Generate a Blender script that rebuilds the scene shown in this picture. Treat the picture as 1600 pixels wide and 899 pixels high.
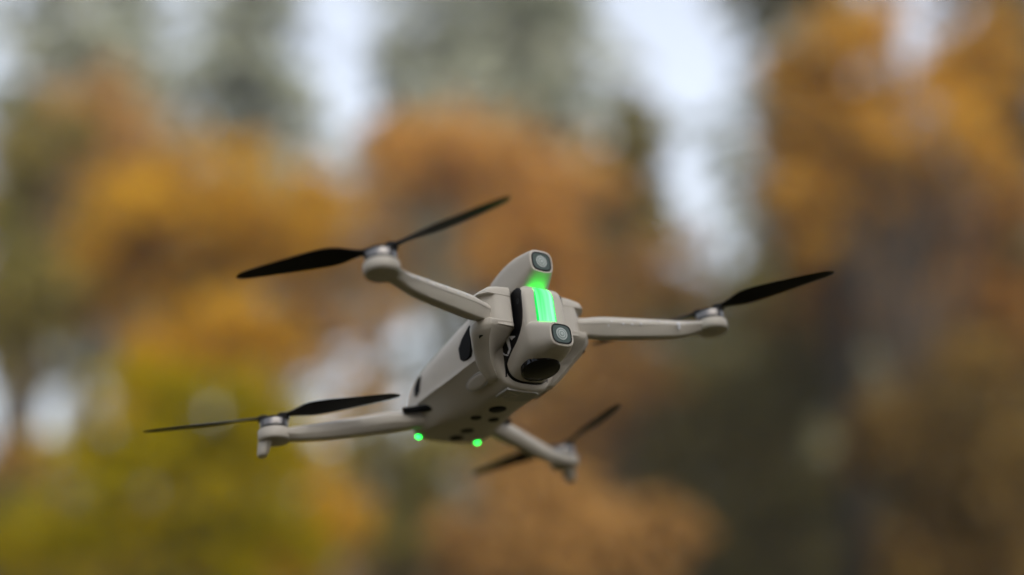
import bpy, math, random
import numpy as np
from mathutils import Matrix, Vector

for o in list(bpy.data.objects):
    bpy.data.objects.remove(o)
SC = bpy.context.scene
COL = SC.collection
R = math.radians
rng = np.random.default_rng(11)
random.seed(11)

# ------------------------------------------------------------------ camera
PITCH = 14.0
CAM_Z = 1.6
cd = bpy.data.cameras.new('camera')
cam = bpy.data.objects.new('camera', cd)
COL.objects.link(cam)
cd.sensor_width = 36.0
cd.lens = 42.0
cd.clip_start = 0.02
cd.clip_end = 2000.0
cam.location = (0, 0, CAM_Z)
cam.rotation_euler = (R(90 + PITCH), 0, 0)
cd.dof.use_dof = True
cd.dof.focus_distance = 0.775
cd.dof.aperture_fstop = 1.22
SC.camera = cam

# ------------------------------------------------------------------ sky, sun, exposure
SUN_EL, SUN_AZ = 46.0, 152.0          # azimuth from +Y (into the picture) towards +X
W = bpy.data.worlds.new('World')
SC.world = W
W.use_nodes = True
nt = W.node_tree
nt.nodes.clear()
sky = nt.nodes.new('ShaderNodeTexSky')
sky.sky_type = 'NISHITA'
sky.sun_disc = False
sky.sun_elevation = R(SUN_EL)
sky.sun_rotation = R(SUN_AZ)
sky.air_density = 1.0
sky.dust_density = 4.0
sky.ozone_density = 1.0
hs = nt.nodes.new('ShaderNodeHueSaturation')
hs.inputs['Saturation'].default_value = 0.42
bg = nt.nodes.new('ShaderNodeBackground')
bg.inputs['Strength'].default_value = 0.15
wo = nt.nodes.new('ShaderNodeOutputWorld')
nt.links.new(sky.outputs[0], hs.inputs['Color'])
nt.links.new(hs.outputs[0], bg.inputs['Color'])
nt.links.new(bg.outputs[0], wo.inputs['Surface'])

sd = bpy.data.lights.new('sun', 'SUN')
sd.energy = 1.5
sd.angle = R(40)
sd.color = (1.0, 0.96, 0.9)
sun = bpy.data.objects.new('sun', sd)
COL.objects.link(sun)
_d = Vector((math.sin(R(SUN_AZ)) * math.cos(R(SUN_EL)), math.cos(R(SUN_AZ)) * math.cos(R(SUN_EL)), math.sin(R(SUN_EL))))
sun.rotation_euler = _d.to_track_quat('Z', 'Y').to_euler()
sun.location = (-4, -6, 12)

SC.view_settings.view_transform = 'Standard'
SC.view_settings.look = 'None'
SC.view_settings.gamma = 1
SC.view_settings.exposure = 1.25
SC.render.engine = 'CYCLES'
SC.cycles.use_denoising = True
SC.cycles.max_bounces = 8
SC.cycles.diffuse_bounces = 4
SC.cycles.transmission_bounces = 6
SC.cycles.volume_bounces = 1
SC.cycles.sample_clamp_indirect = 6

# ------------------------------------------------------------------ helpers
def link(name, me, mat, parent=None):
    o = bpy.data.objects.new(name, me)
    COL.objects.link(o)
    if mat is not None and not me.materials:
        me.materials.append(mat)
    if parent is not None:
        o.parent = parent
    return o

def tag(o, label=None, cat=None, group=None, kind=None):
    if label: o['label'] = label
    if cat: o['category'] = cat
    if group: o['group'] = group
    if kind: o['kind'] = kind
    return o

def empty(name, loc):
    o = bpy.data.objects.new(name, None)
    o.empty_display_size = 0.1
    COL.objects.link(o)
    o.location = loc
    return o

class MB:
    """collects vertices and faces; builds one mesh"""
    def __init__(s):
        s.v, s.f = [], []
    def add(s, v, f):
        b = len(s.v)
        s.v += [tuple(map(float, p)) for p in v]
        s.f += [tuple(b + i for i in q) for q in f]
        return s
    def build(s, name, mat, parent=None, scale=0.001, sharp=35, bevel=0, subsurf=0):
        me = bpy.data.meshes.new(name)
        me.from_pydata([(x * scale, y * scale, z * scale) for x, y, z in s.v], [], s.f)
        me.validate()
        import bmesh
        bm = bmesh.new(); bm.from_mesh(me)
        bmesh.ops.recalc_face_normals(bm, faces=bm.faces)
        bm.to_mesh(me); bm.free()
        me.shade_smooth()
        if sharp: me.set_sharp_from_angle(angle=R(sharp))
        o = link(name, me, mat, parent)
        if bevel:
            m = o.modifiers.new('bevel', 'BEVEL'); m.width = bevel * scale; m.segments = 3; m.limit_method = 'ANGLE'; m.angle_limit = R(30)
        if subsurf:
            m = o.modifiers.new('sub', 'SUBSURF'); m.levels = subsurf; m.render_levels = subsurf
        return o

def catmull(keys, n):
    K = np.array(keys, float)
    out = []
    for i in range(len(K) - 1):
        p0, p1, p2, p3 = K[max(i - 1, 0)], K[i], K[i + 1], K[min(i + 2, len(K) - 1)]
        for j in range(n):
            t = j / n
            out.append(0.5 * ((2 * p1) + (-p0 + p2) * t + (2 * p0 - 5 * p1 + 4 * p2 - p3) * t * t + (-p0 + 3 * p1 - 3 * p2 + p3) * t ** 3))
    out.append(K[-1])
    return np.array(out)

def loft(mb, keys, n=5, cap0=True, cap1=True, smooth=True):
    S = catmull(keys, n) if smooth else np.array(keys, float)
    k, p, _ = S.shape
    v = S.reshape(-1, 3)
    f = []
    for i in range(k - 1):
        for j in range(p):
            a, b = i * p + j, i * p + (j + 1) % p
            f.append((a, b, b + p, a + p))
    if cap0: f.append(tuple(range(p))[::-1])
    if cap1: f.append(tuple((k - 1) * p + j for j in range(p)))
    mb.add(v, f)
    return mb

def superell(cx, cz, hw, hh, y, e=3.0, n=40):
    out = []
    for i in range(n):
        a = 2 * math.pi * i / n
        c, s = math.cos(a), math.sin(a)
        out.append((cx + hw * math.copysign(abs(c) ** (2 / e), c), y, cz + hh * math.copysign(abs(s) ** (2 / e), s)))
    return out

def lathe(mb, prof, n=36, centre=(0, 0, 0), M=None):
    """prof: (r, h) pairs from the bottom up around Z"""
    v, f = [], []
    for r, h in prof:
        for i in range(n):
            a = 2 * math.pi * i / n
            v.append(Vector((r * math.cos(a), r * math.sin(a), h)))
    k = len(prof)
    for i in range(k - 1):
        for j in range(n):
            a, b = i * n + j, i * n + (j + 1) % n
            f.append((a, b, b + n, a + n))
    f.append(tuple(range(n))[::-1]); f.append(tuple((k - 1) * n + j for j in range(n)))
    if M is None: M = Matrix.Identity(3)
    c = Vector(centre)
    mb.add([M @ p + c for p in v], f)
    return mb

def prism(mb, poly, z0, z1, to3=lambda a, b, c: (a, b, c)):
    n = len(poly)
    v = [to3(a, b, z0) for a, b in poly] + [to3(a, b, z1) for a, b in poly]
    f = [tuple(range(n))[::-1], tuple(range(n, 2 * n))] + [(i, (i + 1) % n, n + (i + 1) % n, n + i) for i in range(n)]
    mb.add(v, f)
    return mb

# ------------------------------------------------------------------ materials
def mat_new(name):
    m = bpy.data.materials.new(name)
    m.use_nodes = True
    m.node_tree.nodes.clear()
    out = m.node_tree.nodes.new('ShaderNodeOutputMaterial')
    return m, m.node_tree, out

def plastic(name, col, rough=0.5, bump=0.0, bscale=3000, vary=0.06, metallic=0.0, coat=0.0, spec=0.5):
    m, t, out = mat_new(name)
    N = t.nodes; L = t.links
    b = N.new('ShaderNodeBsdfPrincipled')
    b.inputs['Roughness'].default_value = rough
    b.inputs['Metallic'].default_value = metallic
    b.inputs['Coat Weight'].default_value = coat
    b.inputs['Specular IOR Level'].default_value = spec
    tc = N.new('ShaderNodeTexCoord')
    n1 = N.new('ShaderNodeTexNoise'); n1.inputs['Scale'].default_value = 60; n1.inputs['Detail'].default_value = 5
    L.new(tc.outputs['Object'], n1.inputs['Vector'])
    mx = N.new('ShaderNodeMix'); mx.data_type = 'RGBA'
    mx.inputs[6].default_value = (*[c * (1 - vary) for c in col], 1)
    mx.inputs[7].default_value = (*[min(1, c * (1 + vary)) for c in col], 1)
    L.new(n1.outputs[0], mx.inputs[0])
    L.new(mx.outputs[2], b.inputs['Base Color'])
    mr = N.new('ShaderNodeMapRange'); mr.inputs[3].default_value = max(0.02, rough - 0.08); mr.inputs[4].default_value = min(1, rough + 0.08)
    L.new(n1.outputs[0], mr.inputs[0]); L.new(mr.outputs[0], b.inputs['Roughness'])
    if bump:
        n2 = N.new('ShaderNodeTexNoise'); n2.inputs['Scale'].default_value = bscale; n2.inputs['Detail'].default_value = 2
        L.new(tc.outputs['Object'], n2.inputs['Vector'])
        bp = N.new('ShaderNodeBump'); bp.inputs['Strength'].default_value = bump; bp.inputs['Distance'].default_value = 0.0003
        L.new(n2.outputs[0], bp.inputs['Height']); L.new(bp.outputs[0], b.inputs['Normal'])
    L.new(b.outputs[0], out.inputs['Surface'])
    return m

def emitter(name, col, strength, streaks=False):
    m, t, out = mat_new(name)
    N = t.nodes; L = t.links
    e = N.new('ShaderNodeEmission'); e.inputs['Color'].default_value = (*col, 1); e.inputs['Strength'].default_value = strength
    if streaks:                                    # the light guide's own uneven glow
        tc = N.new('ShaderNodeTexCoord'); mp = N.new('ShaderNodeMapping'); mp.inputs['Scale'].default_value = (190, 1, 9)
        n = N.new('ShaderNodeTexNoise'); n.inputs['Scale'].default_value = 1.0; n.inputs['Detail'].default_value = 2
        cr = N.new('ShaderNodeValToRGB')
        cr.color_ramp.elements[0].position = 0.36; cr.color_ramp.elements[0].color = (0.008, 0.42, 0.02, 1)
        cr.color_ramp.elements[1].position = 0.66; cr.color_ramp.elements[1].color = (0.05, 1.0, 0.088, 1)
        L.new(tc.outputs['Object'], mp.inputs[0]); L.new(mp.outputs[0], n.inputs['Vector'])
        L.new(n.outputs[0], cr.inputs[0]); L.new(cr.outputs[0], e.inputs['Color'])
    L.new(e.outputs[0], out.inputs['Surface'])
    return m

def ramp_fill(cr, cols):
    els = cr.color_ramp.elements
    while len(els) < len(cols): els.new(0.5)
    for i, c in enumerate(cols):
        els[i].position = i / (len(cols) - 1); els[i].color = (*c, 1)

def leafmat(name, cols, transl=0.4):
    m, t, out = mat_new(name)
    N = t.nodes; L = t.links
    at = N.new('ShaderNodeAttribute'); at.attribute_name = 'tone'
    cr = N.new('ShaderNodeValToRGB'); ramp_fill(cr, cols)
    L.new(at.outputs['Fac'], cr.inputs[0])
    d = N.new('ShaderNodeBsdfDiffuse'); tr = N.new('ShaderNodeBsdfTranslucent'); mx = N.new('ShaderNodeMixShader')
    mx.inputs[0].default_value = transl
    L.new(cr.outputs[0], d.inputs['Color']); L.new(cr.outputs[0], tr.inputs['Color'])
    L.new(d.outputs[0], mx.inputs[1]); L.new(tr.outputs[0], mx.inputs[2]); L.new(mx.outputs[0], out.inputs['Surface'])
    return m

def barkmat(name, a, b):
    m, t, out = mat_new(name)
    N = t.nodes; L = t.links
    p = N.new('ShaderNodeBsdfPrincipled'); p.inputs['Roughness'].default_value = 0.9
    tc = N.new('ShaderNodeTexCoord'); mp = N.new('ShaderNodeMapping'); mp.inputs['Scale'].default_value = (9, 9, 1.4)
    n = N.new('ShaderNodeTexNoise'); n.inputs['Scale'].default_value = 2.2; n.inputs['Detail'].default_value = 6
    cr = N.new('ShaderNodeValToRGB'); ramp_fill(cr, [a, b]); cr.color_ramp.elements[0].position = .35; cr.color_ramp.elements[1].position = .7
    bp = N.new('ShaderNodeBump'); bp.inputs['Strength'].default_value = 0.6; bp.inputs['Distance'].default_value = 0.03
    L.new(tc.outputs['Object'], mp.inputs[0]); L.new(mp.outputs[0], n.inputs['Vector']); L.new(n.outputs[0], cr.inputs[0])
    L.new(cr.outputs[0], p.inputs['Base Color']); L.new(n.outputs[0], bp.inputs['Height']); L.new(bp.outputs[0], p.inputs['Normal'])
    L.new(p.outputs[0], out.inputs['Surface'])
    return m

M_SHELL = plastic('shell_plastic', (0.44, 0.405, 0.345), 0.5, bump=0.16, bscale=2200, vary=0.08, spec=0.35)
M_PANEL = plastic('gloss_black_panel', (0.004, 0.004, 0.005), 0.4, vary=0.1, spec=0.18)
M_MATTE = plastic('matte_black', (0.004, 0.004, 0.004), 0.7, vary=0.2, spec=0.12)
M_GLASS = plastic('sensor_glass', (0.022, 0.045, 0.033), 0.12, vary=0.05, spec=0.3)
M_LENSRING = plastic('lens_ring', (0.30, 0.34, 0.31), 0.3, vary=0.05)
M_LENSIN = plastic('lens_inner_ring', (0.16, 0.20, 0.18), 0.25, vary=0.05)
M_HOLE = plastic('black_port', (0.003, 0.003, 0.0035), 0.5, vary=0.0, spec=0.1)
M_LENS = plastic('fisheye_glass', (0.002, 0.002, 0.003), 0.1, vary=0.0, spec=0.3)
M_BLADE = plastic('rotor_black', (0.006, 0.0055, 0.005), 0.55, vary=0.2, spec=0.2)
M_METAL = plastic('motor_metal', (0.20, 0.19, 0.18), 0.36, vary=0.05, metallic=1.0)
M_DARKMETAL = plastic('motor_gap', (0.03, 0.03, 0.03), 0.4, vary=0.1, metallic=0.6)
M_PLATE = plastic('battery_plate', (0.36, 0.35, 0.33), 0.65, bump=0.3, bscale=1500)
M_MARK = plastic('white_mark', (0.75, 0.75, 0.78), 0.5)
M_GREYMARK = plastic('grey_mark', (0.05, 0.05, 0.055), 0.5)
M_LED = emitter('green_light_guide', (0.1, 1.0, 0.25), 4.5, streaks=True)
M_LEDEDGE = emitter('green_diffuser_edge', (0.014, 0.62, 0.09), 0.6)
M_TAIL = emitter('green_tail_lamp', (0.012, 1.0, 0.07), 5.0)

def water():
    m, t, out = mat_new('water_bead')
    b = t.nodes.new('ShaderNodeBsdfPrincipled')
    b.inputs['Base Color'].default_value = (0.7, 0.7, 0.72, 1); b.inputs['Roughness'].default_value = 0.08
    b.inputs['Transmission Weight'].default_value = 0.15; b.inputs['IOR'].default_value = 1.33
    t.links.new(b.outputs[0], out.inputs['Surface'])
    return m
M_WATER = water()

# ================================================================== SETTING
def ground():
    n = 120
    xs = np.linspace(-160, 160, n); ys = np.linspace(-90, 230, n)
    X, Y = np.meshgrid(xs, ys, indexing='ij')
    d = np.hypot(X, Y)
    Z = (np.sin(X * .11 + 1) * np.cos(Y * .09) * .35 + np.sin(X * .31) * np.sin(Y * .27) * .12) * np.clip((d - 4) / 14, 0, 1)
    v = np.stack([X, Y, Z], -1).reshape(-1, 3)
    f = [(i * n + j, (i + 1) * n + j, (i + 1) * n + j + 1, i * n + j + 1) for i in range(n - 1) for j in range(n - 1)]
    me = bpy.data.meshes.new('ground'); me.from_pydata(v.tolist(), [], f); me.shade_smooth()
    m, t, out = mat_new('leaf_litter')
    N = t.nodes; L = t.links
    p = N.new('ShaderNodeBsdfPrincipled'); p.inputs['Roughness'].default_value = 0.95
    tc = N.new('ShaderNodeTexCoord')
    v1 = N.new('ShaderNodeTexVoronoi'); v1.inputs['Scale'].default_value = 14
    n1 = N.new('ShaderNodeTexNoise'); n1.inputs['Scale'].default_value = .35; n1.inputs['Detail'].default_value = 6
    cr = N.new('ShaderNodeValToRGB'); ramp_fill(cr, [(.012, .009, .0003), (.034, .025, .0005), (.046, .034, .0008), (.020, .016, .0005)])
    c2 = N.new('ShaderNodeValToRGB'); ramp_fill(c2, [(.018, .018, .0006), (.036, .028, .0006)]); c2.color_ramp.elements[0].position = .4; c2.color_ramp.elements[1].position = .55
    mx = N.new('ShaderNodeMix'); mx.data_type = 'RGBA'; mx.inputs[0].default_value = .4
    bp = N.new('ShaderNodeBump'); bp.inputs['Strength'].default_value = .7; bp.inputs['Distance'].default_value = .03
    L.new(tc.outputs['Object'], v1.inputs['Vector']); L.new(tc.outputs['Object'], n1.inputs['Vector'])
    L.new(v1.outputs['Color'], cr.inputs[0]); L.new(n1.outputs[0], c2.inputs[0])
    L.new(cr.outputs[0], mx.inputs[6]); L.new(c2.outputs[0], mx.inputs[7]); L.new(mx.outputs[2], p.inputs['Base Color'])
    L.new(v1.outputs['Distance'], bp.inputs['Height']); L.new(bp.outputs[0], p.inputs['Normal'])
    L.new(p.outputs[0], out.inputs['Surface'])
    tag(link('ground', me, m), kind='structure')
ground()

PAL = {
    'orange': leafmat('leaves_orange', [(.30, .145, .03), (.48, .245, .05), (.56, .31, .07), (.38, .25, .09)], .5),
    'gold': leafmat('leaves_gold', [(.30, .155, .012), (.46, .25, .018), (.54, .32, .025)], .5),
    'amber': leafmat('leaves_amber', [(.24, .13, .03), (.40, .22, .045), (.56, .30, .02), (.34, .22, .08)], .45),
    'rust': leafmat('leaves_rust', [(.22, .12, .04), (.38, .215, .065), (.46, .27, .09)], .5),
    'yellowgreen': leafmat('leaves_yellowgreen', [(.13, .125, .002), (.29, .235, .002), (.37, .27, .003), (.19, .175, .005)], .5),
    'umber_shade': leafmat('leaves_umber_shade', [(.07, .048, .016), (.14, .09, .026), (.21, .125, .03)]),  # shade put into the leaf colour of the lower right beech
    'olive': leafmat('leaves_olive', [(.085, .08, .022), (.16, .14, .04), (.23, .175, .05)]),
    'brown': leafmat('leaves_brown', [(.15, .08, .02), (.32, .165, .04), (.40, .20, .045)]),
    'conifer': leafmat('needles_greygreen_hazed', [(.20, .22, .155), (.30, .315, .235), (.38, .38, .29)], .4),  # pale veil of distant haze mixed into the needle colour
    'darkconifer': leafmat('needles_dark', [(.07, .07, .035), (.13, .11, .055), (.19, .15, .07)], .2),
}
BARK = barkmat('bark_brown', (.025, .018, .011), (.075, .054, .034))
BARKD = barkmat('bark_dark', (.010, .008, .005), (.030, .024, .015))  # darker bark for the thick bare trunk

def quads_mesh(name, P, U, V, tone, mat):
    """diamond leaves: centre P, half axes U and V (n x 3 each)"""
    n = len(P)
    vv = np.empty((n, 4, 3), np.float32)
    vv[:, 0] = P - U; vv[:, 1] = P + V * .9 - U * .1; vv[:, 2] = P + U; vv[:, 3] = P - V * .9 - U * .1
    me = bpy.data.meshes.new(name)
    me.vertices.add(4 * n); me.loops.add(4 * n); me.polygons.add(n)
    me.vertices.foreach_set('co', vv.ravel())
    me.loops.foreach_set('vertex_index', np.arange(4 * n, dtype=np.int32))
    me.polygons.foreach_set('loop_start', np.arange(0, 4 * n, 4, dtype=np.int32))
    me.update(calc_edges=True)
    a = me.attributes.new('tone', 'FLOAT', 'POINT')
    a.data.foreach_set('value', np.repeat(np.clip(tone, 0, 1), 4).astype(np.float32))
    me.materials.append(mat)
    return me

def rand_dirs(n):
    d = rng.normal(size=(n, 3)); return d / np.linalg.norm(d, axis=1)[:, None]

def tube(mb, pts, rad, n=9):
    pts = [Vector(p) for p in pts]
    rings = []
    for i, p in enumerate(pts):
        d = (pts[min(i + 1, len(pts) - 1)] - pts[max(i - 1, 0)]).normalized()
        a = d.cross(Vector((0.3, 0.9, 0.1))).normalized(); b = d.cross(a)
        rings.append([p + (a * math.cos(2 * math.pi * k / n) + b * math.sin(2 * math.pi * k / n)) * rad[i] for k in range(n)])
    loft(mb, [[tuple(q) for q in r] for r in rings], smooth=False)

def place(px, D):
    """ground position of a tree D metres away whose trunk stands px columns along the 1600-wide picture"""
    return Vector((D * (px - 800) / 1867.0, D, 0))

def height(py, D):
    return CAM_Z + D * math.tan(R(PITCH) + math.atan((449.5 - py) / 1867.0))

def broadleaf(name, label, cat, loc, blobs, pal, nleaf, leaf=.16, trunk_r=.16, bark=BARK, group=None, lean=0.0, cl=.55):
    """blobs: (dx, dy, z, rx, ry, rz, weight) foliage masses round the trunk, metres"""
    root = empty(name, loc)
    tag(root, label, cat, group)
    top = max(b[2] for b in blobs)
    mb = MB()
    zs = np.linspace(-.3, top, 8)
    wob = rng.normal(size=(8, 2)) * .06 * min(1, top / 6)
    wob[0] = 0
    tp = [(lean * z / top + wob[i, 0], wob[i, 1], z) for i, z in enumerate(zs)]
    tube(mb, tp, [trunk_r * (1.25 if i == 0 else 1) * (1 - .75 * i / 7) for i in range(8)])
    for b in blobs:
        for k in range(2 if b[6] >= .35 else 1):
            s = tp[rng.integers(2, 5)]
            e = np.array([b[0], b[1], b[2]]) + rng.normal(size=3) * np.array(b[3:6]) * .35
            m = (np.array(s) + e) / 2 + np.array([0, 0, .25])
            tube(mb, [s, tuple(m), tuple(e)], [trunk_r * .3, trunk_r * .18, trunk_r * .05], 6)
    mb.build('trunk', bark, root, scale=1, sharp=0)
    wsum = sum(b[6] for b in blobs)
    P, T = [], []
    for b in blobs:
        nb = int(nleaf * b[6] / wsum)
        ncl = max(5, int(nb / 70))
        c = rand_dirs(ncl) * (rng.uniform(.05, 1.25, ncl) ** .55)[:, None] * np.array(b[3:6]) + np.array(b[:3])
        ct = rng.uniform(.1, .9, ncl)
        idx = rng.integers(0, ncl, nb)
        sz = cl * (.5 + rng.uniform(0, .7, ncl)) * min(b[3:6]) * .78
        P.append(c[idx] + rng.normal(size=(nb, 3)) * sz[idx][:, None] * np.array([1, 1, .75]))
        T.append(ct[idx] + rng.normal(size=nb) * .13)
    P = np.concatenate(P); T = np.concatenate(T)
    keep = P[:, 2] > .05
    P, T = P[keep], T[keep]
    n = len(P)
    U = rand_dirs(n); A = rand_dirs(n); V = np.cross(U, A); V /= np.linalg.norm(V, axis=1)[:, None]
    s = leaf * rng.uniform(.6, 1.3, n)[:, None]
    link('crown', quads_mesh('crown', P, U * s, V * s * .7, T, PAL[pal]), None, root)
    return root

def conifer(name, label, cat, loc, h, r, pal='conifer', base=.12, sprays=26, trunk_r=.25, group=None, gap=0.0, bark=BARK, leafsz=.40):
    root = empty(name, loc)
    tag(root, label, cat, group)
    mb = MB()
    tube(mb, [(0, 0, -.3), (0, 0, h * .3), (.05, 0, h * .65), (0, .03, h)], [trunk_r * 1.2, trunk_r * .85, trunk_r * .5, .03])
    P, U, V, T = [], [], [], []
    nw = int(h * (1 - base) / .55)
    for w in range(nw):
        z = h * base + (h * (1 - base)) * (w + rng.uniform(0, .6)) / nw
        fr = (z - h * base) / (h * (1 - base))
        L = r * (1 - fr) ** .8 * rng.uniform(.7, 1.12) + .25
        nb = rng.integers(6, 9)
        a0 = rng.uniform(0, 6.28)
        for b in range(nb):
            if rng.uniform() < gap: continue
            a = a0 + 6.283 * b / nb + rng.normal() * .2
            Lb = L * rng.uniform(.65, 1.1)
            dirv = np.array([math.cos(a), math.sin(a), 0])
            end = dirv * Lb + np.array([0, 0, z - .28 * Lb])
            if b % 2 == 0 and Lb > .6:
                tube(mb, [(0, 0, z), tuple((end + np.array([0, 0, z])) / 2 + np.array([0, 0, .05 * Lb])), tuple(end)], [.045, .03, .01], 5)
            ns = max(4, int(sprays * Lb / r))
            t = rng.uniform(.12, 1, ns)
            p = np.outer(t, dirv * Lb); p[:, 2] = z - .28 * Lb * t ** 1.4
            side = np.array([-dirv[1], dirv[0], 0])
            p += np.outer(rng.normal(size=ns) * .28 * (.3 + t * Lb * .25), side) + rng.normal(size=(ns, 3)) * .06
            u = dirv * .7 + rng.normal(size=(ns, 3)) * .5; u[:, 2] -= .3
            u /= np.linalg.norm(u, axis=1)[:, None]
            v = np.cross(u, rng.normal(size=(ns, 3))); v /= np.linalg.norm(v, axis=1)[:, None]
            s = leafsz * rng.uniform(.6, 1.3, ns)[:, None]
            P.append(p); U.append(u * s); V.append(v * s * .5)
            T.append(np.full(ns, rng.uniform(.1, .9)) + rng.normal(size=ns) * .12)
    mb.build('trunk', bark, root, scale=1, sharp=0)
    link('crown', quads_mesh('crown', np.concatenate(P), np.concatenate(U), np.concatenate(V), np.concatenate(T), PAL[pal]), None, root)
    return root

def haze():
    mb = MB()
    prism(mb, [(-162, -92), (162, -92), (162, 232), (-162, 232)], -2.2, 36, lambda a, b, c: (a, b, c))
    m, t, out = mat_new('autumn_haze')
    v = t.nodes.new('ShaderNodeVolumePrincipled')
    v.inputs['Color'].default_value = (.86, .89, .95, 1); v.inputs['Density'].default_value = 0.0009; v.inputs['Anisotropy'].default_value = 0.2
    t.links.new(v.outputs[0], out.inputs['Volume'])
    o = mb.build('haze', m, None, scale=1, sharp=0)
    tag(o, kind='stuff')
haze()

def blobs_at(D, px, rows):
    """foliage masses given by where they stand and how large they look at distance D"""
    k = D / 1867.0
    out = []
    for bx, by, rx, ry, w in rows:
        for j in range(4):
            a = rng.uniform(0, 6.283)
            q = rng.uniform(.3, .55)
            out.append((bx + rx * .95 * math.cos(a), by + ry * .95 * math.sin(a), rx * q, ry * q, w * .16))
    rows = [(bx, by, rx * .88, ry * .88, w) for bx, by, rx, ry, w in rows] + out
    return [((bx - px) * k, rng.uniform(-.3, .3) * rx * k, height(by, D), rx * k, (rx * .5 + ry * .5) * k, ry * k, w) for bx, by, rx, ry, w in rows]

def woods():
    P, T = [], []
    for i in range(150):
        az = rng.uniform(-30, 30); D = rng.uniform(66, 100)
        x, y = D * math.tan(R(az)), D
        h = rng.uniform(3.5, 8.0); r = rng.uniform(1.8, 3.2)
        n = 240
        c = rand_dirs(n) * (rng.uniform(.1, 1, n) ** .4)[:, None] * np.array([r, r, h * .5]) + np.array([x, y, h * .5])
        P.append(c); T.append(np.full(n, rng.uniform(0, 1)) + rng.normal(size=n) * .12)
    for i in range(130):                                   # unseen ring of wood added behind the camera to cut low light
        az = rng.uniform(42, 318); D = rng.uniform(24, 46)
        x, y = D * math.sin(R(az)), D * math.cos(R(az))
        h = rng.uniform(7, 13); r = rng.uniform(2.0, 3.4)
        n = 260
        c = rand_dirs(n) * (rng.uniform(.1, 1, n) ** .4)[:, None] * np.array([r, r, h * .5]) + np.array([x, y, h * .5])
        P.append(c); T.append(np.full(n, rng.uniform(0, .6)) + rng.normal(size=n) * .12)
    P = np.concatenate(P); T = np.concatenate(T); n = len(P)
    U = rand_dirs(n); A = rand_dirs(n); V = np.cross(U, A); V /= np.linalg.norm(V, axis=1)[:, None]
    sz = .42 * rng.uniform(.6, 1.3, n)[:, None]
    tag(link('woods', quads_mesh('woods', P, U * sz, V * sz * .75, T, PAL['rust']), None), 'far rusty brown woodland edge behind the nearer trees', 'woods', kind='stuff')
woods()

GC = 'tall grey-green conifers behind the autumn trees'
conifer('conifer_tree', 'tall grey-green conifer just left of the upper left sky gap', 'tree', place(352, 38), 30, 5.2, group=GC, sprays=34, gap=.1, base=.3)
conifer('conifer_tree', 'broad grey-green conifer directly above the drone beside the central sky gap', 'tree', place(850, 36), 31, 6.6, group=GC, sprays=44)
conifer('conifer_tree', 'thin pale conifer between the upper left sky gap and the broad conifer', 'tree', place(665, 47), 36, 6.2, group=GC, gap=.35, sprays=30, base=.36)
conifer('conifer_tree', 'small olive conifer at the lower right foot of the central sky gap', 'tree', place(1000, 30), 14.6, 4.6, pal='olive', group=GC, sprays=36)
conifer('conifer_tree', 'grey-green conifer right of the central sky gap, behind the golden maple', 'tree', place(1290, 38), 31, 6.2, group=GC, sprays=36)
conifer('conifer_tree', 'grey conifer in the upper left corner with sky showing between its branches', 'tree', place(50, 30), 24, 4.8, group=GC, gap=.3, base=.44)
conifer('conifer_tree', 'short grey-green conifer under the small pale sky patch at upper left', 'tree', place(205, 44), 19, 4.6, group=GC, sprays=34, base=.5)
conifer('conifer_tree', 'dark olive conifer standing right of the drone, behind the right rotor', 'tree', place(1185, 34), 11.2, 3.4, pal='olive', group=GC)
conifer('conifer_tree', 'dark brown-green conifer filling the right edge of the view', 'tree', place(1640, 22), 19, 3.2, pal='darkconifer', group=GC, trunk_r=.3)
conifer('conifer_tree', 'slender grey-green conifer between the two small sky patches at upper left', 'tree', place(130, 46), 34, 4.8, group=GC, gap=.15, base=.42)
conifer('conifer_tree', 'sparse grey conifer bordering the right side of the upper left sky gap', 'tree', place(600, 42), 22.5, 4.4, group=GC, gap=.2, base=.52)
conifer('conifer_tree', 'grey-green conifer half hidden behind the broad conifer, on its left', 'tree', place(760, 43), 33, 5.0, group=GC, gap=.1, base=.4)
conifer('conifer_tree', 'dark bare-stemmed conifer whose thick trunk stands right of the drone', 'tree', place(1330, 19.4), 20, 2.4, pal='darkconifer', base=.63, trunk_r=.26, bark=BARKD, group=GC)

broadleaf('beech_tree', 'unseen spreading olive beech added over the camera to shade the drone', 'tree', Vector((3.4, -4.6, 0)), [(-1.6, .6, 6.0, 2.6, 2.4, 1.7, 1), (.6, .4, 7.6, 2.6, 2.6, 1.8, 1), (.4, -1.0, 5.6, 2.2, 2.2, 1.6, .7)], 'olive', 8000, leaf=.12)  # out-of-view canopy added to keep light off the drone

def bl(name, label, px, D, rows, pal, n, cat='tree', **k):
    return broadleaf(name, label, cat, place(px, D), blobs_at(D, px, rows), pal, n, **k)
for tx, ty, th, tr, lab in ((-6.0, -5.5, 10.0, 3.6, 'unseen broad conifer added behind and left of the camera for shade'), (5.0, -7.5, 11.5, 3.9, 'unseen broad conifer added behind and right of the camera for shade'), (-9.5, 3.0, 10.5, 3.6, 'unseen conifer added close at the left, outside the view, for shade'), (0.5, -12, 13, 4.6, 'unseen conifer added straight behind the camera for shade'), (9.5, 1.5, 9.5, 3.4, 'unseen conifer added close at the right, outside the view, for shade')):
    conifer('conifer_tree', lab, 'tree', Vector((tx, ty, 0)), th, tr, pal='darkconifer', base=.16, sprays=24, leafsz=.4)  # unseen trees added round the camera to shade the drone
bl('maple_tree', 'bright orange maple in the left middle distance above the yellow-green bushes', 270, 22, [(250, 360, 130, 85, 1), (400, 350, 90, 90, .6), (190, 430, 80, 60, .4), (300, 280, 80, 60, .35)], 'gold', 5200, leaf=.13)
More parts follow.
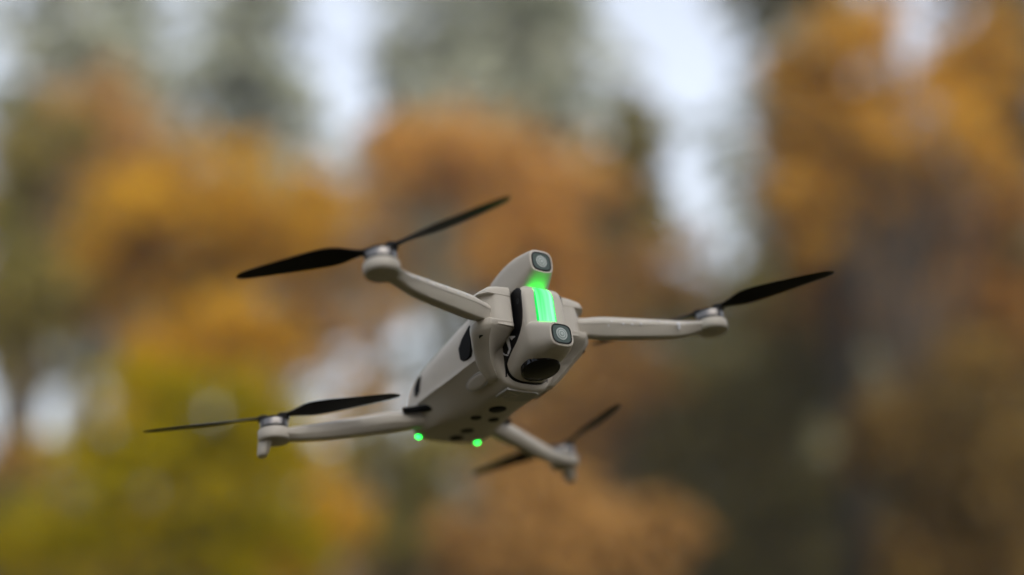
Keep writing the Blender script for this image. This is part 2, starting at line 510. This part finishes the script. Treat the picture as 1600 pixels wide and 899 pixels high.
bl('maple_tree', 'rust brown maple at the left edge behind the orange maple', 110, 26, [(130, 250, 130, 100, 1), (40, 370, 110, 110, .9), (130, 460, 70, 50, .3)], 'rust', 4800, leaf=.15)
bl('maple_tree', 'faded orange maple between the left orange maple and the drone', 430, 27, [(430, 440, 90, 80, 1), (500, 330, 70, 70, .5), (590, 450, 60, 90, .5), (490, 520, 60, 60, .35), (560, 610, 50, 60, .25)], 'rust', 3300, leaf=.15)
bl('maple_tree', 'large orange maple directly behind the drone beneath the broad conifer', 790, 29, [(740, 230, 140, 75, 1), (860, 320, 110, 90, 1), (640, 270, 70, 80, .45), (900, 440, 80, 110, .8), (790, 400, 70, 80, .45)], 'orange', 7000, leaf=.16)
bl('maple_tree', 'orange tan maple low behind the right front arm of the drone', 960, 24, [(920, 590, 90, 90, 1), (1050, 430, 60, 60, .4), (850, 690, 80, 70, .6)], 'rust', 3400, leaf=.14)
bl('maple_tree', 'golden orange maple spreading over the upper right corner', 1450, 18, [(1400, 110, 150, 80, 1.0), (1275, 190, 55, 100, .6), (1540, 80, 90, 90, .6), (1500, 210, 110, 80, .5), (1310, 130, 60, 60, .3), (1390, 250, 110, 70, .45), (1330, 330, 90, 70, .3)], 'amber', 7200, leaf=.11)
bl('maple_tree', 'russet brown maple below the golden maple at right', 1480, 21, [(1420, 350, 140, 100, 1), (1550, 320, 90, 130, 1), (1300, 370, 80, 90, .6), (1440, 500, 160, 100, 1), (1570, 500, 80, 110, .6)], 'brown', 8200, leaf=.14)
bl('beech_tree', 'low olive brown beech right of the drone below the russet maple', 1230, 25, [(1230, 520, 110, 110, 1), (1170, 700, 110, 120, 1), (1270, 800, 120, 110, 1)], 'olive', 5600, leaf=.15)
bl('beech_tree', 'shadowy brown beech in the lower right corner', 1490, 16, [(1480, 650, 130, 110, 1), (1560, 800, 120, 120, 1), (1420, 810, 90, 110, .8)], 'umber_shade', 5600, leaf=.11)
bl('beech_tree', 'orange leaved young beech at the bottom below the far rotor', 880, 17, [(870, 840, 120, 60, 1), (760, 870, 100, 60, .6), (980, 850, 90, 60, .5), (840, 750, 80, 50, .4)], 'rust', 3600, leaf=.11)
bl('beech_tree', 'grey brown young beech below the drone with thin dark stems', 630, 19, [(610, 790, 75, 110, 1), (690, 720, 60, 60, .4), (570, 700, 40, 60, .25)], 'olive', 2600, leaf=.12)
bl('beech_tree', 'dark olive brown beech at the left edge in front of the rust brown maple', 20, 18, [(10, 250, 70, 90, .8), (0, 400, 70, 90, 1), (-30, 560, 60, 90, .8), (70, 480, 50, 45, .35)], 'olive', 3600, leaf=.11)
bl('bush', 'large yellow-green bush filling the lower left', 250, 12, [(220, 720, 110, 90, 1), (350, 640, 90, 85, .8), (235, 625, 75, 75, .6), (430, 680, 60, 70, .4), (400, 790, 110, 90, 1), (150, 830, 130, 90, 1), (280, 850, 130, 70, .8)], 'yellowgreen', 7500, cat='bush', leaf=.075, trunk_r=.07)
bl('bush', 'golden yellow bush behind the yellow-green bush, under the orange maple', 240, 15, [(255, 560, 65, 65, .9), (215, 640, 50, 60, .6), (370, 530, 80, 65, .7), (40, 760, 60, 60, .4)], 'gold', 3200, cat='bush', leaf=.085, trunk_r=.07)
bl('bush', 'olive green bush in the lower left corner', 20, 13, [(20, 820, 90, 80, 1), (0, 470, 50, 50, .4)], 'olive', 2200, cat='bush', leaf=.085, trunk_r=.07)
bl('bush', 'yellow orange bush at the bottom right of the yellow-green bush', 500, 15, [(500, 850, 70, 60, 1), (470, 700, 50, 70, .5)], 'gold', 1600, cat='bush', leaf=.085, trunk_r=.06)

# ================================================================== DRONE
ROT = np.array([[0.838, -0.533, -0.115], [0.149, 0.427, -0.892], [0.525, 0.730, 0.438]])
u_, s_, vt_ = np.linalg.svd(ROT); ROT = u_ @ vt_
TR = np.array([-12.435, 53.514, 832.68]) / 1000
CV = Matrix(((1, 0, 0), (0, -1, 0), (0, 0, -1)))
M3 = CV @ Matrix(ROT.tolist())
M4 = M3.to_4x4(); M4.translation = CV @ Vector(TR)
CAMM = Matrix.Translation((0, 0, CAM_Z)) @ Matrix.Rotation(R(90 + PITCH), 4, 'X')
drone = empty('camera_drone', (0, 0, 0))
drone.matrix_world = CAMM @ M4
tag(drone, 'pale grey folding quadcopter hovering in mid air with green lights glowing', 'drone')
# local frame in millimetres: X to the drone's left, Y to its tail, Z up

def hull_section(y, wt, zt, ws, z1, z2, wb, zb):
    half = [(0, zt + .8), (wt * .55, zt + .5), (wt * .9, zt - .6), (wt + (ws - wt) * .5, zt - (zt - z1) * .4), (ws - .3, z1),
            (ws + .6, z1 * .5 + z2 * .5), (ws + .5, z2 + 2.6), (ws + 1.1, z2 + .7), (ws + 1.0, z2 - .1), (ws - .4, z2 - .7), (ws - (ws - wb) * .5, z2 - (z2 - zb) * .52), (wb + 1.5, zb + 1.4), (wb * .6, zb), (0, zb - .2)]
    pts = half + [(-x, z) for x, z in half[-2:0:-1]]
    return [(x, y, z) for x, z in pts]
mb = MB()
loft(mb, [hull_section(*a) for a in [
    (-37, 20, 22, 24, 14, -10, 11, -30), (-35.5, 23, 24, 28, 15, -11, 14, -32.4), (-31, 26, 26, 31, 16, -12, 15, -33.3),
    (-18, 27, 25.5, 34, 15, -14, 15, -33.6), (8, 27.5, 20.5, 35, 11, -15, 16, -33.6), (36, 27, 15, 35.5, 7, -15, 22, -33.4),
    (54, 26, 11, 35, 3, -16, 27, -33), (66, 24, 6, 33, -1, -18, 26.5, -32.6), (73, 21, 0, 29, -6, -20, 24, -31.4), (77, 15, -6, 22, -11, -22, 18, -28.5)]], n=6)
mb.build('body', M_SHELL, drone, sharp=50, subsurf=1)

# front arm mounts --------------------------------------------------
def outline(s, xi, yi, xf, yf, xb, g, z, drop=0):
    pts = [(xi, yi + 3.5), (xi + 3.0, yi), (xi + (xf - xi) * .6, (yi + yf) / 2), (xf - 1.6, yf), (xf, yf + 1.3), (xf + (xb - xf) * .65, yf + 4.5 * g), (xb, yf + 9 * g), (xb + .2, yf + 13 * g), (xb - 2, yf + 19 * g),
           (xb - 8, yf + 27 * g), (min(xi + 6, xb - 10), yf + 31 * g), (xi, yf + 31 * g)]
    return [(s * x, y, z - drop * (.08 * max(0, x - 17) + .42 * max(0, x - 34))) for x, y in pts]
for s in (-1, 1):
    mb = MB()
    loft(mb, [outline(s, 17.4, -56.0, 37.5, -56.2, 42, 1, 30, 1), outline(s, 17.4, -57.2, 38.6, -57.4, 43, 1, 29, 1), outline(s, 17.4, -57.6, 39.2, -57.8, 43.6, 1, 27.2, .8), outline(s, 17.4, -57.6, 39.2, -57.8, 43.6, 1, 22.6, 0)], smooth=False)
    loft(mb, [outline(s, 17.4, -57.3, 33.6, -57.5, 41, 1.2, 24.5), outline(s, 17.4, -57.3, 33.6, -57.5, 41, 1.2, 1.0)], smooth=False)
    lower = [(4.4, 17.4, -57.3, 39.4, -57.8, 44, 1), (3.6, 17.4, -57.6, 39.8, -58, 44.6, 1), (.4, 17.4, -54.5, 39.8, -57.9, 44.8, 1), (-1.4, 17.4, -50, 39.4, -57.2, 44.6, .97), (-3.4, 17.4, -45.0, 39, -55.8, 44.0, .92), (-7, 17.4, -38.0, 38, -51.5, 42.0, .85),
             (-12, 17.4, -33.5, 35, -45.5, 38.2, .76), (-19, 17.4, -33, 30.5, -39.5, 33, .65), (-27, 17.4, -31, 23, -34, 25, .5)]
    loft(mb, [outline(s, *k[1:], k[0]) for k in lower], n=3)
    mt = mb.build('arm_mount', M_SHELL, drone, sharp=48)
    q = MB(); lathe(q, [(0.2, -.6), (1.9, -.6), (1.9, 5), (0.2, 5)], 18, (s * 40.2, -48.5, -5.6), Matrix.Rotation(R(-18), 3, 'X')); q.build('screw', M_MATTE, mt)

# nose: camera module ------------------------------------------------
mod = MB()
def box_sec(y, hw, z0, z1, e=6):
    return superell(0, (z0 + z1) / 2, hw, (z1 - z0) / 2, y, e)
loft(mod, [box_sec(-67, 13.5, -8, 22, 5), box_sec(-66.4, 15.2, -9, 25, 5), box_sec(-64.5, 16.3, -10, 27.5, 6), box_sec(-61, 16.6, -12, 29, 7), box_sec(-34, 16.6, -14, 28, 7)], n=3)
# upper horn
HORN = [(-70, 46, 9.0, 8.2, 3.4), (-69.1, 45.9, 9.5, 8.7, 3.4), (-63, 44.0, 11.4, 11.0, 3.8), (-54, 41.2, 13.6, 14.2, 4.0), (-42, 38, 15.2, 15.6, 4.2), (-29, 34.5, 16, 15.0, 4.2), (-21, 30, 15.6, 13.6, 3.8), (-8, 20, 14, 10, 3)]
loft(mod, [superell(0, zc, hw, hh, y, e) for y, zc, hw, hh, e in HORN], n=5)
# lower nose
def nose_sec(y, zm, hw, up, dn, eu, ed, grow=0, n=48):
    out = []
    for i in range(n):
        a = 2 * math.pi * i / n
        c, sn = math.cos(a), math.sin(a)
        e, h = (eu, up) if sn >= 0 else (ed, dn)
        out.append(((hw + grow) * math.copysign(abs(c) ** (2 / e), c), y, zm + (h + grow) * math.copysign(abs(sn) ** (2 / e), sn)))
    return out
NOSE = [(-80.5, -12, 9.0, 8.2, 8.2, 3.4, 3.4), (-79.6, -12, 9.5, 8.7, 8.7, 3.4, 3.4), (-74.5, -10, 12.2, 9.0, 12.0, 3.8, 3.2), (-67.5, -8.0, 15.6, 9.8, 15.0, 4.6, 3.0), (-63, -7.2, 16.5, 9.5, 16.6, 5, 2.9),
        (-54, -9.4, 16.6, 10, 15.8, 5, 2.9), (-46, -12.5, 16.5, 12, 14.8, 5, 3.0), (-37.4, -16.5, 16.2, 14, 13.0, 5, 3.2)]
loft(mod, [nose_sec(*a) for a in NOSE], n=5)
module = mod.build('camera_module', M_SHELL, drone, sharp=50)

# sensor windows (bezel hole, dark glass, lens rings)
for yw, zc in ((-70, 46), (-80.5, -12)):
    q = MB(); loft(q, [superell(0, zc, 7.4, 6.6, yw + d, 3.4) for d in (.6, -.25)], smooth=False)
    w = q.build('sensor_window', M_GLASS, module, sharp=30)
    RX = Matrix.Rotation(R(90), 3, 'X')
    me_parts = [(4.3, .42, M_LENSRING), (3.5, .5, M_LENSIN), (2.7, .58, M_LENSRING), (1.9, .66, M_LENSIN), (1.1, .74, M_LENSRING)]
    q = MB()
    mats = []
    for rr, hh, mm in me_parts:
        n0 = len(q.f); lathe(q, [(rr, 0), (rr, hh - .05), (rr - .08, hh)], 28, (0, yw, zc), RX); mats += [mm] * (len(q.f) - n0)
    me = bpy.data.meshes.new('window_lens'); me.from_pydata([(x * .001, y * .001, z * .001) for x, y, z in q.v], [], q.f)
    me.materials.append(M_LENSRING); me.materials.append(M_LENSIN)
    for p, mm in zip(me.polygons, mats): p.material_index = 0 if mm is M_LENSRING else 1
    link('window_lens', me, None, module)
    q = MB()                                      # black recess line round the glass
    o_ = superell(0, zc, 7.75, 6.95, yw, 3.4); i_ = superell(0, zc, 6.9, 6.1, yw, 3.4)
    n = len(o_)
    v = [(x, yw - .36, z) for x, _, z in o_] + [(x, yw - .36, z) for x, _, z in i_] + [(x, yw + .5, z) for x, _, z in o_] + [(x, yw + .5, z) for x, _, z in i_]
    f = []
    for i in range(n):
        j = (i + 1) % n
        f += [(i, j, n + j, n + i), (2 * n + i, 3 * n + i, 3 * n + j, 2 * n + j), (i, 2 * n + i, 2 * n + j, j), (n + i, n + j, 3 * n + j, 3 * n + i)]
    q.add(v, f); q.build('window_gasket', M_MATTE, module, sharp=30)

# green light bar, wrapping over the top edge
prof = [(-58.5, 29.2), (-61.5, 28.9), (-64.2, 27.6), (-66.3, 25), (-67.5, 21), (-67.7, 12), (-67.7, 1.8), (-66, 1.2)]
q = MB()
w_ = 6.6
rows = catmull([[(-w_, y, z), (-w_ * .8, y - .5, z + (.3 if z > 24 else 0)), (0, y - .9, z + (.5 if z > 24 else 0)), (w_ * .8, y - .5, z + (.3 if z > 24 else 0)), (w_, y, z), (w_, y + 2, z - 1.5), (-w_, y + 2, z - 1.5)] for y, z in prof], 4)
loft(q, rows, smooth=False)
q.build('light_bar', M_LED, module, sharp=40)
for s in (-1, 1):
    q = MB()
    loft(q, catmull([[(s * 6.55, y, z), (s * 7.2, y + .15, z - .1), (s * 8.1, y + .9, z - .3), (s * 8.1, y + 2.2, z - 1.5), (s * 6.55, y + 2.2, z - 1.5)] for y, z in prof], 4), smooth=False)
    q.build('diffuser_edge', M_LEDEDGE, module, sharp=40)

# black side panels with the white mark, gap under the nose
PANEL = [(-63.2, 26.6), (-61.5, 27.4), (-57, 27.4), (-50, 26), (-50, 6), (-40, -2), (-31, -9), (-31, -28), (-34.5, -28), (-36.6, -26), (-37.2, -21.5), (-38.5, -18.6), (-41.2, -15.6), (-46, -12.3), (-53, -8.3), (-58, -4.2), (-61.6, .5), (-63.6, 5.5), (-64.4, 10), (-64.7, 20), (-64.4, 24.5)]
for s in (-1, 1):
    q = MB(); prism(q, PANEL, 15.2, 16.95 if s < 0 else 16.62, lambda a, b, c, s=s: (s * c, a, b)); pn = q.build('side_panel', M_PANEL, module, sharp=30)
q = MB(); loft(q, [nose_sec(-39.2, -16.2, 16.2, 14, 13.0, 5, 3.2, -.1), nose_sec(-38.9, -16.2, 16.2, 14, 13.0, 5, 3.2, .35), nose_sec(-34, -16.5, 16.2, 14, 13.0, 5, 3.2, .35)], smooth=False)
q.build('seam', M_MATTE, module, sharp=30)
STROKES = [[(-44.46, -0.04), (-53.26, -4.02), (-51.95, -4.6), (-43.62, -0.97)], [(-53.26, -4.02), (-48.49, -4.95), (-46.9, -2.4)],
    [(-43.59, -0.36), (-46.29, -1.53), (-45.76, -2.93), (-46.57, -10.21), (-43.29, -12.96), (-41.75, -11.62), (-44.16, -9.64), (-42.43, -3.57)],
    [(-35.67, -6.26), (-36.31, -8.16), (-39.07, -11.09), (-42.9, -12.93), (-42.12, -13.61), (-38.55, -11.65), (-34.8, -8.45), (-34.52, -6.7)]]
for s in (-1, 1):
    q = MB()
    for i, st in enumerate(STROKES):
        prism(q, st, 16.5, 17.08 + .02 * i, lambda a, b, c, s=s: (s * c, a, b))
    q.build('white_mark', M_MARK, module, sharp=30)
q = MB()
for r0, r1 in ((1.9, 1.6), (1.0, .7)):
    v = []; n = 24
    for r, x in ((r0, -17.05), (r1, -17.05), (r0, -16.7), (r1, -16.7)):
        v += [(x, -60.6 + r * .8 * math.cos(2 * math.pi * i / n), 18 + r * math.sin(2 * math.pi * i / n)) for i in range(n)]
    q.add(v, [(i, (i + 1) % n, n + (i + 1) % n, n + i) for i in range(n)] + [(i, (i + 1) % n, 2 * n + (i + 1) % n, 2 * n + i) for i in range(n)])
q.build('ring_mark', M_GREYMARK, module, sharp=30)

# fisheye lenses under the nose and on top of the horn
for cy, cz, tilt, name in ((-53.2, -25.8, 169, 'fisheye_lens'), (-42, 50.2, 14, 'fisheye_lens')):
    q = MB(); RM = Matrix.Rotation(R(tilt), 3, 'X')
    lathe(q, [(13.2, -3.0), (13.2, .1), (12.9, .7), (12.4, .9), (11.9, .6), (11.6, .7), (9.5, 1.2), (6, 1.8), (2.5, 2.1), (.2, 2.15)], 44, (0, cy, cz), RM)
    q.build(name, M_LENS, module, sharp=25)

# arms ---------------------------------------------------------------
def arm_loft(mb, pts, n=6, vb=.12):
    """pts: (x, y, z, half width, half height)"""
    P = [Vector(p[:3]) for p in pts]
    secs = []
    for i, p in enumerate(pts):
        d = (P[min(i + 1, len(P) - 1)] - P[max(i - 1, 0)]); d.z = 0; d.normalize()
        side = Vector((-d.y, d.x, 0)); hw, hh = p[3] * .92, p[4] * .92
        ring = []
        half = [(0, 1), (.38, 1), (.46, .985), (.52, .95), (.93, .55), (.98, .48), (1, .40), (1, .1), (1, vb + .06), (.985, vb), (.95, vb - .07), (.66, -.86), (.58, -.95), (.48, -1), (0, -1)]
        for ex, ez in half + [(-x, z) for x, z in half[-2:0:-1]]:
            ring.append(tuple(P[i] + side * ex * hw + Vector((0, 0, ez * hh))))
        secs.append(ring)
    loft(mb, secs, n=n)

HUBS = {}
for s in (-1, 1):
    mb = MB()
    arm_loft(mb, [(s * 35, -50, 11, 5, 7.5), (s * 42, -52.5, 10.5, 6.0, 7.2), (s * 50, -56, 10.0, 6.6, 8.0), (s * 60, -60, 9.4, 6.8, 8.2), (s * 95, -72.4, 8.2, 6.2, 7.0), (s * 110, -77.9, 8.2, 5.8, 5.8), (s * 118, -80.8, 9.0, 6.6, 4.6), (s * 126, -83.8, 9.4, 7.4, 4.0)])
    lathe(mb, [(.1, 5.3), (9.4, 5.5), (10.3, 5.8), (11, 6.8), (11.2, 8), (11.2, 12.4), (10.8, 12.9), (9, 13)], 40, (s * 130, -85.3, 0))
    a = mb.build('front_arm', M_SHELL, drone, sharp=45)
    HUBS[('front', s)] = (s * 130, -85.3, 13, a)
    mb = MB()
    arm_loft(mb, [(s * 25, 53, -23.5, 6, 5.5), (s * 34, 57.5, -23.5, 6.4, 6.0), (s * 46, 62.5, -24, 7.0, 7.0), (s * 56, 67, -24.6, 7.0, 7.2), (s * 88, 82, -27.5, 6.2, 6.4), (s * 104, 89.6, -28.2, 5.8, 5.6), (s * 112, 93.2, -28.4, 6.6, 4.8), (s * 119, 96.4, -28.6, 7.4, 4.2)], vb=-.35)
    lathe(mb, [(.1, -33.6), (9.4, -33.4), (10.3, -33.1), (11, -32.2), (11.2, -31), (11.2, -25.7), (10.8, -25.1), (9, -25)], 40, (s * 123, 98, 0))
    a = mb.build('rear_arm', M_SHELL, drone, sharp=45)
    q = MB(); loft(q, [superell(0, 0, 1, 1, 0, 2.4, 20)] * 2, smooth=False) if False else None
    secs = []
    for z, rr, off in ((-31.5, 4.8, 0), (-36.5, 4.1, 1.2), (-40.5, 3.6, 2.0), (-42.6, 2.9, 2.3), (-43.4, 1.5, 2.4)):
        secs.append([(s * (128 + off) + rr * math.cos(t), 101.5 + off * .4 + rr * 1.5 * math.sin(t), z) for t in np.linspace(0, 2 * math.pi, 20, endpoint=False)])
    q = MB(); loft(q, secs, n=3); q.build('landing_foot', M_SHELL, a, sharp=50)
    q = MB(); arm_loft(q, [(s * 26, 36, -20.2, 2.4, 2.6), (s * 31, 40, -20.2, 2.4, 2.6), (s * 37, 48, -19.2, 2.4, 2.6), (s * 44, 55, -18.2, 2.4, 2.4)])
    q.build('hinge_slot', M_MATTE, a, sharp=50)
    HUBS[('rear', s)] = (s * 123, 98, -25, a)

BL = {('front', -1): (137, -64), ('front', 1): (-59, 121), ('rear', -1): (-42, 147), ('rear', 1): (-98, 113)}

def blade_mesh():
    """one blade along +X from the hinge, tip 86 mm out"""
    st = [(-3.5, 2.6, 1.6, 6), (0, 3.2, 1.7, 6), (4, 2.6, 1.3, 10), (10, 4.0, 1.0, 20), (20, 7.2, .75, 19), (32, 8.0, .65, 15), (48, 7.0, .55, 12), (64, 5.6, .45, 9), (76, 4.2, .35, 7), (81, 2.8, .28, 6), (83.5, 1.0, .2, 6)]
    secs = []
    for x, hw, th, tw in st:
        ring = []
        for k in range(16):
            a = 2 * math.pi * k / 16
            yy, zz = hw * math.cos(a) + hw * .25, th * math.sin(a) + .5 * (1 - (math.cos(a)) ** 2) * (hw / 8)
            ct, sn = math.cos(R(tw)), math.sin(R(tw))
            ring.append((x, yy * ct - zz * sn, yy * sn + zz * ct))
        secs.append(ring)
    q = MB(); loft(q, secs, n=4)
    return q
protos = {}
for (wh, s), (hx, hy, hz, a) in HUBS.items():
    q = MB(); lathe(q, [(9.4, 0), (9.6, .3), (9.6, 5.6), (9.3, 6.2)], 40, (hx, hy, hz + .8)); mo = q.build('motor', M_METAL, drone, sharp=30)
    q = MB(); lathe(q, [(8.8, 0), (8.8, 1.1)], 32, (hx, hy, hz - .1)); lathe(q, [(9.75, 0), (9.75, .7)], 40, (hx, hy, hz + 6.6)); lathe(q, [(9.7, 0), (9.7, .8)], 40, (hx, hy, hz + 1.2)); q.build('motor_ring', M_DARKMETAL, mo, sharp=30)
    q = MB()
    lathe(q, [(9.2, 0), (9.2, .8), (6.5, 1.4), (3, 1.5), (2.6, 2.6), (.3, 2.7)], 32, (hx, hy, hz + 7.4))
    angs = BL[(wh, s)]
    base = math.atan2(math.sin(R(angs[0])) - math.sin(R(angs[1])), math.cos(R(angs[0])) - math.cos(R(angs[1])))
    piv = []
    for k, an in enumerate(angs):
        b = base + (0 if k == 0 else math.pi)
        px, py = hx + 7.2 * math.cos(b), hy + 7.2 * math.sin(b)
        piv.append((px, py))
        lathe(q, [(3.9, 0), (4.0, .4), (4.0, 3.2), (3.4, 3.9), (.3, 4.1)], 24, (px, py, hz + 7.6))
    pr = q.build('propeller', M_BLADE, drone, sharp=30)
    for (px, py), an in zip(piv, angs):
        M = Matrix.Rotation(R(an), 4, 'Z')
        mirror = -1 if (wh == 'front') == (s > 0) else 1
        src = blade_mesh(); q = MB()
        q.add([tuple(M @ Vector((x, mirror * y, z)) + Vector((px, py, hz + 10.2))) for x, y, z in src.v], src.f)
        q.build('blade', M_BLADE, pr, sharp=60)

# belly: ports, sensors, battery plate, latch buttons, tail lamps -----
def disc(name, x, y, z, r, mat, parent, h=.5, rim=None):
    q = MB(); lathe(q, [(r, -h), (r, 0), (r * .9, h), (.1, h)] if False else [(.1, -h), (r * .92, -h), (r, -h * .6), (r, 1.2)], 32, (x, y, z))
    return q.build(name, mat, parent, sharp=30)
disc('belly_sensor', -1.5, 0, -33.7, 6.2, M_HOLE, drone)
disc('belly_port', -7.6, 18.5, -33.6, 3.9, M_HOLE, drone)
disc('belly_port', 6.6, 18.5, -33.6, 3.9, M_HOLE, drone)
disc('belly_lamp', 0, 43.5, -33.4, 5.0, M_PANEL, drone)
disc('belly_sensor', 0.6, 59.5, -33.1, 5.4, M_HOLE, drone)
for s in (-1, 1):
    q = MB(); RM = Matrix.Rotation(R(0), 3, 'X')
    lathe(q, [(.2, -2.2), (1.6, -2.0), (2.9, -1.2), (3.4, 0), (3.2, 1.5)], 24, (0, 0, 0))
    q2 = MB(); q2.add([(s * 24.6 + x * .58, 70.3 + y * .5, -30.6 + z * .55) for x, y, z in q.v], q.f); q2.build('tail_lamp', M_TAIL, drone, sharp=60)
    # latch button on the sloping flank
    nrm = Vector((s * .80, -.05, -.60)).normalized(); ax = (Vector((0, 1, 0)) - nrm * nrm.y).normalized(); bx = nrm.cross(ax)
    secs = []
    for h, k in ((-1.5, 1.0), (-.1, 1.0), (.45, .95), (.65, .85), (.7, .5)):
        ring = []
        for i in range(28):
            t = 2 * math.pi * i / 28; c, sn = math.cos(t), math.sin(t)
            p = Vector((s * 27.2, -18.5, -23.6)) + nrm * h + ax * (12.0 * k * math.copysign(abs(c) ** 1.0, c)) + bx * (4.2 * k * math.copysign(abs(sn) ** .95, sn))
            ring.append(tuple(p))
        secs.append(ring)
    q = MB(); loft(q, secs, smooth=False); lb = q.build('latch_button', M_SHELL, drone, sharp=50)
    q = MB(); secs = []
    for h, k in ((-1.4, 1.09), (.12, 1.09), (.2, 1.06), (.22, .5)):
        ring = []
        for i in range(28):
            t = 2 * math.pi * i / 28; c, sn = math.cos(t), math.sin(t)
            p = Vector((s * 27.2, -18.5, -23.6)) + nrm * h + ax * (12.4 * k * math.copysign(abs(c) ** 1.0, c)) + bx * (4.7 * k * math.copysign(abs(sn) ** .95, sn))
            ring.append(tuple(p))
        secs.append(ring)
    loft(q, secs, smooth=False); q.build('button_gap', M_PLATE, lb, sharp=50)
    # side vents
    for poly, xx, nm in (([(-33, 13), (-26, 12.5), (-16, 7.5), (-10.5, 2.5), (-11.5, -6), (-15.5, -8.8), (-20, -9.5), (-24, -8.5)], 35.3, 'air_vent'), ([(41, 4), (46, 3.5), (52, -1), (52.5, -8), (48, -10), (43, -7)], 36.1, 'air_vent')):
        q = MB(); prism(q, poly, xx - 4, xx, lambda a, b, c, s=s: (s * c, a, b)); q.build(nm, M_MATTE, drone, sharp=30, bevel=.8)
q = MB(); prism(q, [(-14.5, -33.2), (-15, -22), (-14, -18.2), (-1.35, -15.5), (8, -17), (11.5, -21), (11.5, -31), (9, -33.2)], -33.76, -32, lambda a, b, c: (a, b, c))
bp_ = q.build('battery_plate', M_PLATE, drone, sharp=30, bevel=.3)
def stroke(mb, pts, w, z0, z1):
    for (ax_, ay_), (bx_, by_) in zip(pts, pts[1:]):
        d = Vector((bx_ - ax_, by_ - ay_)).normalized(); n = Vector((-d.y, d.x)) * w / 2; e = d * w * .4
        a, b = Vector((ax_, ay_)) - e, Vector((bx_, by_)) + e
        prism(mb, [tuple(a + n), tuple(b + n), tuple(b - n), tuple(a - n)], z0, z1, lambda x, y, z: (x, y, z))
        z0 -= .012
# 75: reads towards the tail, letter tops towards the drone's left
q = MB()
g = lambda u, v: (-11.5 + v * 10.0, -32.0 + u * 6.0)
stroke(q, [g(0, 1), g(1, 1), g(.35, 0)], 1.25, -33.93, -33)
stroke(q, [g(2.25, 1), g(1.45, 1), g(1.38, .58), g(1.75, .66), g(2.15, .56), g(2.3, .33), g(2.12, .1), g(1.75, 0), g(1.38, .1)], 1.25, -33.98, -33)
q.build('raised_number', M_SHELL, bp_, sharp=30)

# water beads on the front arms ---------------------------------------
def beads(arm, pts, s):
    q = MB()
    for t, dz, r in pts:
        a, b = Vector((s * 50, -56, 10)), Vector((s * 118, -81, 8.2))
        c = a.lerp(b, t) + Vector((0, 0, dz)); d = (b - a).normalized(); nrm = Vector((d.y, -d.x, 0)); nrm = nrm if nrm.y < 0 else -nrm
        c += nrm * (6.75 - .9 * t)
        secs = []
        for k in range(5):
            an = math.pi / 2 * k / 4.3
            secs.append([tuple(c + nrm * (r * .62 * math.sin(an)) + (d * math.cos(th) + Vector((0, 0, 1.25 * math.sin(th)))) * r * math.cos(an)) for th in np.linspace(0, 2 * math.pi, 14, endpoint=False)])
        loft(q, secs, smooth=False)
    q.build('water_beads', M_WATER, arm, sharp=60)
beads(HUBS[('front', 1)][3], [(.80, .6, 1.5), (.80, -2.2, 1.0), (.42, .5, .9), (.33, .2, .75), (.24, .4, .8), (.60, 3.0, .7), (.13, 2.2, .6), (.68, 1.6, .6), (.52, 2.6, .5), (.09, -1, .6), (.90, 2.2, .6), (.36, 3.6, .5)], 1)
beads(HUBS[('front', -1)][3], [(.82, 1.2, 1.0), (.70, 2.4, .8), (.63, .6, .7), (.45, 3.0, .7), (.30, 1.8, .6), (.90, .2, .7), (.18, 3.2, .6), (.54, 1.6, .5)], -1)
